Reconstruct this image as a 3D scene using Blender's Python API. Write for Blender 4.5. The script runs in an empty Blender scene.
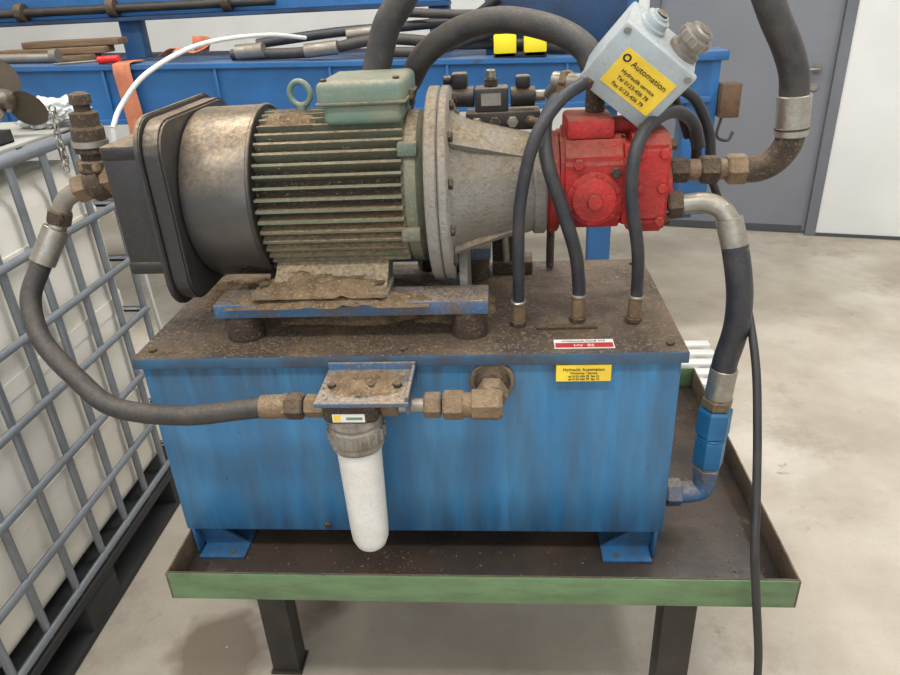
import bpy, bmesh, math, random
from mathutils import Vector, Matrix, noise
random.seed(7)
scene=bpy.context.scene
col=scene.collection
# ------------------------------------------------------------ materials
def lin(c):
    return tuple(((v/255)/12.92 if v/255<=0.04045 else ((v/255+0.055)/1.055)**2.4) for v in c)
def mat(name,base,rough=.5,metal=0,dirt=None,amt=.5,scale=8,stretch=(1,1,1),top=None,topamt=0,bump=.1,bscale=60,wear=None,wearamt=0,coat=0,sss=0,alt=None,thr=.5,lowz=None,highz=None,speck=None,speckamt=.6):
    m=bpy.data.materials.new(name); m.use_nodes=True; nt=m.node_tree; N=nt.nodes; L=nt.links
    b=N["Principled BSDF"]; b.inputs["Roughness"].default_value=rough; b.inputs["Metallic"].default_value=metal
    if coat: b.inputs["Coat Weight"].default_value=coat; b.inputs["Coat Roughness"].default_value=.15
    if sss:
        b.inputs["Subsurface Weight"].default_value=sss; b.inputs["Subsurface Radius"].default_value=(.05,.05,.04)
    tc=N.new("ShaderNodeTexCoord"); mp=N.new("ShaderNodeMapping"); mp.inputs["Scale"].default_value=stretch
    L.new(tc.outputs["Object"],mp.inputs[0])
    def nz(sc,det=8,vec=None,r=.6):
        n=N.new("ShaderNodeTexNoise"); n.inputs["Scale"].default_value=sc; n.inputs["Detail"].default_value=det; n.inputs["Roughness"].default_value=r
        L.new(vec or mp.outputs[0],n.inputs["Vector"]); return n.outputs["Fac"]
    def mr(v,a,b_,c=0,d=1):
        n=N.new("ShaderNodeMapRange"); n.inputs[1].default_value=a; n.inputs[2].default_value=b_; n.inputs[3].default_value=c; n.inputs[4].default_value=d
        L.new(v,n.inputs[0]); return n.outputs[0]
    def mul(a,b_):
        n=N.new("ShaderNodeMath"); n.operation='MULTIPLY'; L.new(a,n.inputs[0])
        if isinstance(b_,float): n.inputs[1].default_value=b_
        else: L.new(b_,n.inputs[1])
        return n.outputs[0]
    def mix(f,a,b_):
        n=N.new("ShaderNodeMix"); n.data_type='RGBA'
        if isinstance(f,float): n.inputs[0].default_value=f
        else: L.new(f,n.inputs[0])
        for i,x in ((6,a),(7,b_)):
            if isinstance(x,tuple): n.inputs[i].default_value=(*x,1)
            else: L.new(x,n.inputs[i])
        return n.outputs[2]
    c=base
    v0=mr(nz(scale*.35,4),.3,.7); c=mix(v0,tuple(x*.86 for x in base),tuple(min(1,x*1.12) for x in base))
    if alt: c=mix(mr(nz(scale*.6,6),.45,.62),c,alt)
    if dirt:
        f=mr(nz(scale,10),thr-.12*1,thr+.18,0,amt); c=mix(f,c,dirt)
        L.new(mr(f,0,1,rough,min(1,rough+.35)),b.inputs["Roughness"])
        if metal: L.new(mr(f,0,1,metal,0),b.inputs["Metallic"])
    if wear:
        c=mix(mr(nz(scale*3,10,None,.75),.62,.68,0,wearamt),c,wear)
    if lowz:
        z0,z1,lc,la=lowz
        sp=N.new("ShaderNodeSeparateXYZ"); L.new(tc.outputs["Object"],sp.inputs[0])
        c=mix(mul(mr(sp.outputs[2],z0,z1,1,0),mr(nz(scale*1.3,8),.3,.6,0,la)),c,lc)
    if highz:
        z0,z1,lc,la=highz
        sp=N.new("ShaderNodeSeparateXYZ"); L.new(tc.outputs["Object"],sp.inputs[0])
        c=mix(mul(mr(sp.outputs[2],z0,z1,0,1),mr(nz(scale*2.2,8),.42,.62,0,la)),c,lc)
        c=mix(mr(nz(38,6,tc.outputs["Object"],.7),.665,.68,0,.8),c,lin((70,58,50)))
        c=mix(mr(nz(9,9,tc.outputs["Object"],.85),.66,.70,0,.55),c,lin((118,150,176)))
    if speck:
        c=mix(mr(nz(170,3,tc.outputs["Object"],.8),.56,.64,0,speckamt),c,speck)
    if top:
        g=N.new("ShaderNodeNewGeometry"); sp=N.new("ShaderNodeSeparateXYZ"); L.new(g.outputs["Normal"],sp.inputs[0])
        f=mul(mr(sp.outputs[2],.15,.8,0,1),mr(nz(14,8,tc.outputs["Object"]),.25,.55,.25,topamt))
        c=mix(f,c,mix(mr(nz(110,5,tc.outputs["Object"],.8),.38,.62),tuple(x*.5 for x in top),tuple(min(1,x*1.35) for x in top)))
    L.new(c,b.inputs["Base Color"])
    if bump:
        bn=N.new("ShaderNodeBump"); bn.inputs["Strength"].default_value=min(1,bump*1.6); bn.inputs["Distance"].default_value=.006
        L.new(nz(bscale,6,tc.outputs["Object"],.7),bn.inputs["Height"]); L.new(bn.outputs[0],b.inputs["Normal"])
    return m
DUST=lin((152,132,106)); MUD=lin((98,80,62)); SP=lin((162,140,112))
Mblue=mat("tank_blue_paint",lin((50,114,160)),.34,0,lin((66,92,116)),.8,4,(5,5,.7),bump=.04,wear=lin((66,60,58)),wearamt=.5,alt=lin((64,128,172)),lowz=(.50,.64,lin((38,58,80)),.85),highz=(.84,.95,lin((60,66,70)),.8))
Mbluef=mat("tank_foot_blue",lin((44,100,146)),.4,0,lin((50,60,70)),.8,14,bump=.06,wear=lin((66,60,58)),wearamt=.7,speck=MUD,speckamt=.4)
Mbluet=mat("blue_paint_dusty",lin((46,100,144)),.45,0,MUD,.85,12,top=DUST,topamt=.8,bump=.2,speck=SP,speckamt=.5)
Mcoup=mat("coupling_blue",lin((30,106,154)),.35,0,lin((30,66,94)),.6,12,bump=.05,speck=MUD)
Mblueb=mat("blue_paint_machine",lin((36,100,158)),.45,0,lin((40,62,96)),.6,3,top=lin((120,120,120)),topamt=.4,bump=.05,wear=lin((70,60,55)),wearamt=.6)
Mblued=mat("blue_paint_dark",lin((28,64,104)),.5,0,lin((35,35,40)),.8,4,bump=.05)
Mtop=mat("tank_lid_grime",lin((94,80,68)),.34,.0,lin((54,46,43)),.9,6,bump=.45,bscale=150,wear=lin((56,92,122)),wearamt=.65,alt=lin((132,110,86)),speck=SP,speckamt=.8,thr=.47)
Mlip=mat("lid_lip_paint",lin((56,94,124)),.45,0,lin((66,58,52)),.85,14,bump=.1,wear=lin((60,50,44)),wearamt=.6)
Mmot=mat("motor_green_grey",lin((94,108,94)),.55,0,DUST,.55,14,top=DUST,topamt=.95,bump=.35,bscale=120,speck=SP,speckamt=.55)
Mfin=mat("motor_fin_paint",lin((110,124,106)),.6,0,lin((112,98,78)),.8,12,(1,4,4),top=lin((146,124,96)),topamt=.95,bump=.4,bscale=180,speck=SP,speckamt=.45)
Mfing=mat("motor_fin_groove",lin((74,66,54)),.8,0,lin((58,48,38)),.7,20,bump=.4,speck=SP)
Mterm=mat("terminal_green",lin((92,124,112)),.45,0,DUST,.45,12,top=DUST,topamt=.5,bump=.12,speck=SP,speckamt=.3)
Mdust=mat("sawdust_cake",lin((148,124,96)),.95,0,lin((98,78,58)),.85,40,bump=1,bscale=260,speck=lin((190,166,130)),speckamt=.7)
Msteel=mat("galvanised_dirty",lin((150,148,142)),.38,.8,MUD,.6,14,top=DUST,topamt=.4,bump=.1)
Mcover=mat("fan_cover_metal",lin((106,104,102)),.26,.9,lin((34,33,34)),.9,3,(1,2,2),top=DUST,topamt=.85,bump=.04,thr=.46,speck=MUD,speckamt=.3)
Mcast=mat("cast_aluminium",lin((164,163,158)),.42,.45,lin((112,98,80)),.75,7,top=lin((150,132,106)),topamt=.85,bump=.6,bscale=130,speck=lin((120,102,80)),speckamt=.5)
Mred=mat("pump_red",lin((184,38,36)),.4,0,lin((100,36,32)),.75,11,top=lin((124,86,64)),topamt=.65,bump=.4,bscale=130,wear=lin((60,45,40)),wearamt=.6,speck=lin((134,76,60)),speckamt=.4)
Mblk=mat("black_paint",lin((34,34,36)),.42,0,lin((62,56,50)),.4,9,top=DUST,topamt=.75,bump=.1,speck=MUD,speckamt=.25)
Mgun=mat("dark_grey_paint",lin((60,59,60)),.36,.3,lin((38,35,34)),.5,6,top=DUST,topamt=.75,bump=.08,speck=MUD,speckamt=.3)
Mrub=mat("hose_rubber",lin((42,43,45)),.48,0,lin((84,75,66)),.5,22,top=lin((106,95,82)),topamt=.36,bump=.18,bscale=220,speck=MUD,speckamt=.3)
Mrub2=mat("cable_rubber",lin((36,37,39)),.5,0,lin((70,64,60)),.4,22,bump=.05)
Mrub3=mat("hose_blue_black",lin((38,43,52)),.42,0,lin((78,70,62)),.45,22,bump=.08,speck=MUD,speckamt=.3)
Mbrass=mat("fitting_bronze",lin((146,122,94)),.42,.5,MUD,.85,26,top=DUST,topamt=.6,bump=.45,bscale=220,speck=lin((84,68,54)),speckamt=.5)
Mzinc=mat("fitting_zinc",lin((168,165,156)),.3,.8,lin((104,92,76)),.6,20,top=DUST,topamt=.45,bump=.15,speck=MUD,speckamt=.35)
Mgreasy=mat("fitting_greasy",lin((84,70,58)),.5,.4,lin((44,36,32)),.7,22,top=lin((132,112,88)),topamt=.7,bump=.6,bscale=180,speck=SP,speckamt=.45)
Mbowl=mat("filter_bowl_plastic",lin((222,221,216)),.32,0,lin((180,170,154)),.4,14,bump=.03,speck=lin((160,146,122)),speckamt=.25)
Mcollar=mat("filter_collar",lin((154,148,138)),.5,.2,MUD,.8,24,bump=.4,bscale=180,speck=lin((90,74,58)),speckamt=.5)
Mbox=mat("control_box_grey",lin((166,178,184)),.4,0,lin((120,112,100)),.4,10,top=lin((150,140,124)),topamt=.4,bump=.06,speck=lin((120,110,96)),speckamt=.3)
Myel=mat("label_yellow",lin((236,202,60)),.45,0,lin((196,160,56)),.35,20,bump=0)
Myel2=mat("yellow_block",lin((235,215,30)),.5,bump=0)
Mink=mat("ink_black",lin((30,28,26)),.5,bump=0)
Mlred=mat("label_red",lin((170,40,42)),.4,bump=0)
Mlwh=mat("label_white",lin((218,216,210)),.4,bump=0)
Mgreen=mat("tray_green_paint",lin((102,132,92)),.42,0,lin((78,88,64)),.7,8,(1,1,3),bump=.08,wear=lin((74,60,46)),wearamt=.9)
Mtray=mat("tray_oily_steel",lin((66,60,56)),.2,.15,lin((30,27,26)),.9,3.5,bump=.1,alt=lin((92,76,62)),wear=lin((110,94,78)),wearamt=.7)
Mrust=mat("rusty_edge",lin((108,90,72)),.6,.2,lin((62,50,42)),.7,20,bump=.2,speck=lin((140,120,96)))
Mleg=mat("stand_leg_steel",lin((52,50,48)),.45,.3,lin((84,72,60)),.4,12,bump=.1)
Mcage=mat("cage_galvanised",lin((146,152,158)),.42,.7,lin((92,92,92)),.5,10,bump=.1)
Mibc=mat("ibc_polyethylene",lin((238,234,224)),.38,0,lin((212,200,178)),.55,2.5,bump=.04,sss=.3)
Mpal=mat("pallet_black_plastic",lin((34,36,38)),.6,0,lin((60,56,52)),.5,8,bump=.1)
Mwood=mat("wood_rough",lin((128,104,80)),.8,0,lin((82,66,50)),.8,6,(1,10,10),bump=.3)
Mwall=mat("wall_paint_white",lin((224,224,221)),.7,0,lin((204,204,201)),.4,1.5,bump=.05)
Mdoor=mat("door_grey_paint",lin((124,126,133)),.42,0,lin((112,114,121)),.5,2,bump=.02)
Mframe=mat("door_frame_grey",lin((106,108,114)),.42,bump=.02)
Mbase=mat("baseboard_dark",lin((70,72,76)),.6,bump=0)
Mceil=mat("ceiling_white",lin((215,215,212)),.8,bump=0)
Morg=mat("orange_strap",lin((198,122,90)),.7,0,lin((150,90,66)),.6,20,bump=.2,bscale=300)
Mwhite=mat("white_cable",lin((220,220,215)),.4,bump=0)
Mredp=mat("red_plastic",lin((200,30,30)),.35,bump=0)
Mplast=mat("clear_plastic_film",lin((200,203,202)),.2,0,lin((140,140,138)),.5,9,bump=.5,bscale=25)
Mprop=mat("propeller_bronze",lin((132,122,108)),.35,.8,lin((80,70,60)),.5,12,bump=.1)
Mcard=mat("sheet_grey",lin((170,168,160)),.6,0,lin((120,116,108)),.5,8,bump=.1)
def floor_mat():
    m=mat("concrete_floor",lin((184,174,158)),.4,0,lin((150,138,122)),.7,2.4,bump=.12,bscale=60,alt=lin((196,188,174)),wear=lin((116,102,88)),wearamt=.65,speck=lin((150,137,120)),speckamt=.4)
    nt=m.node_tree; N=nt.nodes; L=nt.links; b=N["Principled BSDF"]; src=b.inputs["Base Color"].links[0].from_socket
    tc=N.new("ShaderNodeTexCoord")
    n=N.new("ShaderNodeTexNoise"); n.inputs["Scale"].default_value=1.3; n.inputs["Detail"].default_value=10; n.inputs["Roughness"].default_value=.75; L.new(tc.outputs["Object"],n.inputs["Vector"])
    r=N.new("ShaderNodeMapRange"); r.inputs[1].default_value=.54; r.inputs[2].default_value=.64; r.inputs[4].default_value=.5; L.new(n.outputs["Fac"],r.inputs[0])
    mx=N.new("ShaderNodeMix"); mx.data_type='RGBA'; L.new(r.outputs[0],mx.inputs[0]); L.new(src,mx.inputs[6]); mx.inputs[7].default_value=(*lin((136,121,104)),1)
    c=mx.outputs[2]
    for (cx,cy,rad) in ((-.08,.12,.13),(.12,.30,.10),(-.02,.33,.05)):
        vm=N.new("ShaderNodeVectorMath"); vm.operation='DISTANCE'; L.new(tc.outputs["Object"],vm.inputs[0]); vm.inputs[1].default_value=(cx,cy,0)
        ad=N.new("ShaderNodeMath"); ad.operation='ADD'; L.new(vm.outputs["Value"],ad.inputs[0])
        n2=N.new("ShaderNodeTexNoise"); n2.inputs["Scale"].default_value=9; L.new(tc.outputs["Object"],n2.inputs["Vector"])
        mm=N.new("ShaderNodeMath"); mm.operation='MULTIPLY'; mm.inputs[1].default_value=.16; L.new(n2.outputs["Fac"],mm.inputs[0]); L.new(mm.outputs[0],ad.inputs[1])
        rr=N.new("ShaderNodeMapRange"); rr.inputs[1].default_value=rad+.05; rr.inputs[2].default_value=rad+.1; rr.inputs[3].default_value=.7; rr.inputs[4].default_value=0; L.new(ad.outputs[0],rr.inputs[0])
        m2=N.new("ShaderNodeMix"); m2.data_type='RGBA'; L.new(rr.outputs[0],m2.inputs[0]); L.new(c,m2.inputs[6]); m2.inputs[7].default_value=(*lin((92,72,54)),1); c=m2.outputs[2]
    L.new(c,b.inputs["Base Color"]); return m
Mfloor=floor_mat()
# ------------------------------------------------------------ geometry helpers
class G:
    def __init__(s,name):
        s.e=bpy.data.objects.new(name,None); s.e.empty_display_size=.05; col.objects.link(s.e); s.k=[]
groups=[]
def group(name):
    g=G(name); groups.append(g); return g
def add(me,name,m,g=None,sharp=35):
    me.materials.append(m)
    for p in me.polygons: p.use_smooth=True
    me.set_sharp_from_angle(angle=math.radians(sharp))
    o=bpy.data.objects.new(name,me); col.objects.link(o)
    if g: o.parent=g.e; g.k.append(o)
    return o
def bm_add(bm,name,m,g=None,sharp=35):
    bmesh.ops.recalc_face_normals(bm,faces=bm.faces)
    me=bpy.data.meshes.new(name); bm.to_mesh(me); bm.free(); return add(me,name,m,g,sharp)
def box(name,lo,hi,m,g=None,bev=.003,rot=None,seg=2):
    lo=Vector(lo);hi=Vector(hi);c=(lo+hi)/2;d=hi-lo
    bm=bmesh.new(); bmesh.ops.create_cube(bm,size=1)
    for v in bm.verts: v.co=Vector((v.co.x*d.x,v.co.y*d.y,v.co.z*d.z))
    if bev: bmesh.ops.bevel(bm,geom=list(bm.edges),offset=min(bev,min(abs(q) for q in d)*.45),segments=seg,affect='EDGES',profile=.5)
    for v in bm.verts:
        p=v.co
        if rot is not None: p=rot@p
        v.co=p+c
    return bm_add(bm,name,m,g)
def frame(ax):
    ax=Vector(ax).normalized(); t=Vector((0,0,1)) if abs(ax.z)<.9 else Vector((0,1,0))
    u=ax.cross(t).normalized(); return ax,u,ax.cross(u).normalized()
def lathe(name,o,ax,prof,m,g=None,n=32,sharp=35,ph=0,cap=True):
    ax,u,w=frame(ax); o=Vector(o); bm=bmesh.new(); rings=[]
    for t,r in prof:
        rings.append([bm.verts.new(o+ax*t+(u*math.cos(ph+2*math.pi*i/n)+w*math.sin(ph+2*math.pi*i/n))*max(r,1e-5)) for i in range(n)])
    for a,b in zip(rings,rings[1:]):
        for i in range(n): bm.faces.new((a[i],a[(i+1)%n],b[(i+1)%n],b[i]))
    if cap: bm.faces.new(rings[0][::-1]); bm.faces.new(rings[-1])
    return bm_add(bm,name,m,g,sharp)
def cyl(name,a,b,r,m,g=None,n=24,ch=.0015):
    a=Vector(a);b=Vector(b);L=(b-a).length; ch=min(ch,r*.3,L*.3)
    return lathe(name,a,b-a,[(0,r-ch),(ch,r),(L-ch,r),(L,r-ch)],m,g,n)
def hexn(name,a,b,r,m,g=None):
    a=Vector(a);b=Vector(b);L=(b-a).length; ch=min(r*.15,L*.2)
    return lathe(name,a,b-a,[(0,r-ch),(ch,r),(L-ch,r),(L,r-ch)],m,g,6,20)
def cr(pts,k=10):
    P=[Vector(p) for p in pts]; P=[P[0]*2-P[1]]+P+[P[-1]*2-P[-2]]; out=[]
    for i in range(1,len(P)-2):
        p0,p1,p2,p3=P[i-1:i+3]
        for j in range(k):
            t=j/k; out.append(.5*((2*p1)+(p2-p0)*t+(2*p0-5*p1+4*p2-p3)*t*t+(3*p1-p0-3*p2+p3)*t**3))
    out.append(P[-2]); return out
def tube(name,pts,r,m,g=None,k=10,n=16,smooth=True,flat=None):
    P=cr(pts,k) if smooth else [Vector(p) for p in pts]
    bm=bmesh.new(); rings=[]; T=(P[1]-P[0]).normalized(); _,u,w=frame(T)
    for i,p in enumerate(P):
        t=(P[min(i+1,len(P)-1)]-P[max(i-1,0)]).normalized()
        u=(u-t*u.dot(t)).normalized(); w=t.cross(u)
        ra,rb=(r,r) if flat is None else (r,flat)
        rings.append([bm.verts.new(p+u*math.cos(2*math.pi*q/n)*ra+w*math.sin(2*math.pi*q/n)*rb) for q in range(n)])
    for a,b in zip(rings,rings[1:]):
        for i in range(n): bm.faces.new((a[i],a[(i+1)%n],b[(i+1)%n],b[i]))
    bm.faces.new(rings[0][::-1]); bm.faces.new(rings[-1])
    return bm_add(bm,name,m,g,50)
def torus(name,c,ax,R,r,m,g=None,n=28,k=10):
    ax,u,w=frame(ax); c=Vector(c); bm=bmesh.new(); rs=[]
    for i in range(n):
        a=2*math.pi*i/n; d=u*math.cos(a)+w*math.sin(a)
        rs.append([bm.verts.new(c+d*(R+r*math.cos(2*math.pi*j/k))+ax*r*math.sin(2*math.pi*j/k)) for j in range(k)])
    for i in range(n):
        A=rs[i];B=rs[(i+1)%n]
        for j in range(k): bm.faces.new((A[j],A[(j+1)%k],B[(j+1)%k],B[j]))
    return bm_add(bm,name,m,g,60)
def prism(name,poly,ax,a,b,m,g=None,bev=0):
    bm=bmesh.new()
    def P(p,t):
        return {'x':(t,p[0],p[1]),'y':(p[0],t,p[1]),'z':(p[0],p[1],t)}[ax]
    A=[bm.verts.new(P(p,a)) for p in poly]; B=[bm.verts.new(P(p,b)) for p in poly]; n=len(poly)
    bm.faces.new(A); bm.faces.new(B[::-1])
    for i in range(n): bm.faces.new((A[i],B[i],B[(i+1)%n],A[(i+1)%n]))
    bmesh.ops.recalc_face_normals(bm,faces=bm.faces)
    if bev: bmesh.ops.bevel(bm,geom=list(bm.edges),offset=bev,segments=2,affect='EDGES')
    return bm_add(bm,name,m,g)
def text(name,body,loc,size,m,g,rot=(math.pi/2,0,0)):
    c=bpy.data.curves.new(name,'FONT'); c.body=body; c.size=size; c.extrude=.0003; c.align_x='CENTER'; c.materials.append(m)
    o=bpy.data.objects.new(name,c); col.objects.link(o); o.location=loc; o.rotation_euler=rot; o.parent=g.e; g.k.append(o); return o
def rrect(y0,y1,z0,z1,r,n=6):
    out=[]
    for cx,cy,a0 in ((y1-r,z1-r,0),(y0+r,z1-r,90),(y0+r,z0+r,180),(y1-r,z0+r,270)):
        for i in range(n+1):
            a=math.radians(a0+90*i/n); out.append((cx+r*math.cos(a),cy+r*math.sin(a)))
    return out
def flakes(name,fn,N,s0,s1,m,g=None):
    bm=bmesh.new()
    for _ in range(N):
        p=fn()
        if p is None: continue
        p=Vector(p); s=random.uniform(s0,s1)
        vs=[bm.verts.new(p+Vector((random.uniform(-1,1)*s,random.uniform(-1,1)*s,abs(random.uniform(0,.6))*s))) for _ in range(4)]
        for t in ((0,1,2),(0,2,3),(0,3,1),(1,3,2)): bm.faces.new([vs[i] for i in t])
    return bm_add(bm,name,m,g,10)
def mound(name,cx,cy,z,rx_,ry_,h,m,g):
    bm=bmesh.new(); n=34; vs={}
    for i in range(n+1):
        for j in range(n+1):
            u=i/n*2-1;w=j/n*2-1; d=math.sqrt(u*u+w*w)*(1+.25*noise.noise(Vector((u*2.5+cx*11,w*2.5,cy*9+z)))); hh=max(0,1-d*d)**.7*h*(1+.6*noise.noise(Vector((u*3+cx*9,w*3,cy*7)))) ; hh+=.006*noise.noise(Vector((u*14,w*14,cx*5)))
            if d>1: hh=-.003
            vs[i,j]=bm.verts.new((cx+u*rx_,cy+w*ry_,z+max(hh,-.003)))
    for i in range(n):
        for j in range(n): bm.faces.new((vs[i,j],vs[i+1,j],vs[i+1,j+1],vs[i,j+1]))
    return bm_add(bm,name,m,g,80)
# ------------------------------------------------------------ room
box("floor",(-5,-4,-.1),(5.2,6.5,0),Mfloor,None,0)
wa=math.radians(-15); Wd=Vector((math.cos(wa),math.sin(wa),0)); Wn=Vector((-Wd.y,Wd.x,0)); W0=Vector((2.6,3.33,0))
def wallbox(name,s0,s1,z0,z1,d0,d1,m,g=None,bev=.003):
    bm=bmesh.new(); bmesh.ops.create_cube(bm,size=1)
    for v in bm.verts: v.co=Vector((v.co.x*(s1-s0),v.co.y*(d1-d0),v.co.z*(z1-z0)))
    if bev: bmesh.ops.bevel(bm,geom=list(bm.edges),offset=bev,segments=2,affect='EDGES')
    c=W0+Wd*(s0+s1)/2+Wn*(d0+d1)/2+Vector((0,0,(z0+z1)/2))
    for v in bm.verts:
        q=v.co.copy(); v.co=c+Wd*q.x+Wn*q.y+Vector((0,0,q.z))
    return bm_add(bm,name,m,g)
DW=1.0
wl=box("wall_left",(-4.6,-3.9,0),(-4.5,5.3,4.2),Mwall,None,0)
a=wallbox("wall_back",-7.6,-DW-.06,0,4.2,0,.12,Mwall,None,0)
b1=wallbox("wb1",.06,2.7,0,4.2,0,.12,Mwall,None,0); b2=wallbox("wb2",-DW-.06,.06,2.16,4.2,0,.12,Mwall,None,0)
bm=bmesh.new()
for o in (a,b1,b2): bm.from_mesh(o.data)
bm.to_mesh(a.data); bm.free()
for o in (b1,b2): bpy.data.objects.remove(o)
box("wall_right",(5.1,-3.9,0),(5.2,2.6,4.2),Mwall,None,0)
box("ceiling",(-5,-4,4.2),(5.2,6.5,4.3),Mceil,None,0)
d=group("door_1")
wallbox("leaf",-DW,0,.01,2.1,.03,.07,Mdoor,d)
wallbox("jamb_right",0,.06,0,2.16,-.015,.13,Mframe,d); wallbox("jamb_left",-DW-.06,-DW,0,2.16,-.015,.13,Mframe,d)
wallbox("head",-DW,0,2.1,2.16,-.015,.13,Mframe,d)
hp=W0+Wd*(-.09)+Vector((0,0,1.0))+Wn*.03
cyl("rose",hp,hp-Wn*.012,.026,Msteel,d); cyl("spindle",hp,hp-Wn*.05,.01,Msteel,d); cyl("lever",hp-Wn*.048+Wd*.01,hp-Wn*.048-Wd*.12,.009,Msteel,d)
cyl("lock",hp-Vector((0,0,.1)),hp-Vector((0,0,.1))-Wn*.012,.024,Msteel,d)
wallbox("kick_plate",-DW+.02,-.02,.01,.05,.022,.03,Mbase,d,.001)
wallbox("baseboard_back",.06,2.6,0,.02,-.012,0,Mbase,None,0)
# ------------------------------------------------------------ drip tray stand
X0,X1,Y0,Y1,ZF,ZR,ZB=.005,1.225,-.114,.69,.46,.52,.455
t=group("drip_tray_stand")
box("tray_floor",(X0,Y0,ZB),(X1,Y1,ZF),Mtray,t,.001)
box("rim_front",(X0,Y0-.004,ZB-.002),(X1,Y0,ZR),Mgreen,t,.001)
box("rim_back",(X0,Y1,ZB-.002),(X1,Y1+.004,ZR),Mgreen,t,.001)
box("rim_left",(X0-.004,Y0-.004,ZB-.002),(X0,Y1+.004,ZR),Mrust,t,.001)
box("rim_right",(X1,Y0-.004,ZB-.002),(X1+.004,Y1+.004,ZR),Mrust,t,.001)
box("rim_front_inner",(X0,Y0,ZF),(X1,Y0+.0025,ZR+.001),Mrust,t,0)
for i,(x,y) in enumerate(((.12,.09),(1.045,.0),(.12,.62),(1.045,.60))):
    box("leg_%d"%(i+1),(x-.035,y-.03,.006),(x+.035,y+.03,ZB-.001),Mleg,t,.004)
    box("leg_foot_%d"%(i+1),(x-.04,y-.035,0),(x+.04,y+.035,.008),Mleg,t,.002)
box("cross_rail_front",(.155,.0,ZB-.03),(1.01,.03,ZB-.001),Mleg,t,.002)
box("cross_rail_back",(.155,.60,ZB-.03),(1.01,.63,ZB-.001),Mleg,t,.002)
flakes("chips_tray",lambda:(random.gauss(.42,.05) if random.random()<.4 else random.uniform(.05,1.2),random.uniform(-.1,.02),ZF),260,.0015,.005,Mdust,t)
flakes("chips_tray_right",lambda:(random.uniform(1.03,1.2),random.uniform(-.1,.6),ZF),260,.0015,.004,Mdust,t)
tube("rag_curl",[(.40,-.07,ZF+.004),(.42,-.08,ZF+.01),(.445,-.07,ZF+.006),(.46,-.085,ZF+.012),(.475,-.07,ZF+.005)],.007,Mgreasy,t,6,8)
# ------------------------------------------------------------ hydraulic tank
k=group("hydraulic_oil_tank")
ZT,H,D=.95,.423,.447
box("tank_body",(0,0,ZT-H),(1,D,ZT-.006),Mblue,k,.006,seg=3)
box("tank_lid",(-.008,-.008,ZT-.008),(1.008,D+.008,ZT),Mtop,k,.002)
box("lid_front_lip",(-.008,-.011,ZT-.022),(1.008,-.007,ZT-.001),Mlip,k,.001)
for i,(x,s) in enumerate(((.07,1),(.93,-1))):
    for j,y in enumerate((.03,D-.03)):
        box("foot_pad_%d%d"%(i,j),(min(x-.05*s,x+.05*s),y-.045,ZF),(max(x-.05*s,x+.05*s),y+.045,ZF+.007),Mbluef,k,.002)
        prism("foot_web_%d%d"%(i,j),[(x-.05*s,ZF+.006),(x+.05*s,ZF+.006),(x-.05*s,ZT-H+.01),(x-.062*s,ZT-H+.01)],'y',y-.003,y+.003,Mbluef,k)
        box("foot_plate_%d%d"%(i,j),(x-.056*s-.003,y-.03,ZF+.005),(x-.056*s+.003,y+.03,ZT-H+.005),Mbluef,k,.001)
        cyl("foot_hole_%d%d"%(i,j),(x+.02*s,y-.03,ZF+.007),(x+.02*s,y-.03,ZF+.0085),.006,Mgreasy,k)
cyl("drain_plug",(.31,0,.546),(.31,-.006,.546),.007,Mgreasy,k)
box("label_yellow",(.777,-.0135,.895),(.874,.0005,.926),Myel,k,0)
text("label_line_1","Hydraulic Automation",(.8255,-.0140,.9165),.0082,Mink,k)
text("label_line_2","Workshop 1 Service",(.8255,-.0140,.9100),.0058,Mink,k)
text("label_line_3","tel 0123-456 78  fax 12",(.8255,-.0140,.9035),.0058,Mink,k)
text("label_line_4","tel 0123-456 79  fax 13",(.8255,-.0140,.8975),.0058,Mink,k)
box("name_plate",(.775,.008,ZT),(.882,.042,ZT+.0012),Mlwh,k,0)
box("name_plate_red",(.777,.010,ZT+.001),(.880,.028,ZT+.0016),Mlred,k,0)
text("name_plate_text","HV  05",(.828,.013,ZT+.0018),.013,Mlwh,k,(0,0,0))
text("name_plate_text2","HYDRAULIK TANK TYP",(.828,.0315,ZT+.0014),.0075,Mink,k,(0,0,0))
lathe("port_boss",(.662,0,.893),(0,-1,0),[(0,.034),(.008,.034),(.012,.028),(.03,.028),(.034,.022)],Mgreasy,k,24)
torus("port_ring",(.662,-.004,.893),(0,1,0),.036,.005,Mbrass,k)
box("lid_flat_bar",(.745,.085,ZT),(.86,.10,ZT+.006),Mgreasy,k,.002)
for i,(x,y) in enumerate(((.02,.02),(.98,.02),(.5,.012),(.02,.42),(.98,.42))):
    hexn("lid_bolt_%d"%i,(x,y,ZT),(x,y,ZT+.006),.008,Mgreasy,k)
mound("dust_pile_under",.38,.235,.949,.25,.12,.03,Mdust,k); mound("dust_pile_right",.585,.20,.949,.09,.09,.02,Mdust,k); mound("dust_pile_left",.10,.30,.949,.09,.10,.010,Mdust,k)
def onlid():
    if random.random()<.5: x=random.gauss(.38,.2); y=random.uniform(.02,.43)
    else: x=random.uniform(.0,1); y=random.uniform(0,.44)
    if not(.0<x<1.0): return None
    return (x,y,ZT)
flakes("chips_lid",onlid,7000,.001,.0038,Mdust,k)
def onlid2():
    x=random.gauss(.38,.2); y=abs(random.gauss(0,.035))+.005
    return (x,y,ZT) if 0<x<1 else None
flakes("chips_lid_front",onlid2,2200,.001,.0035,Mdust,k)
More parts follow.
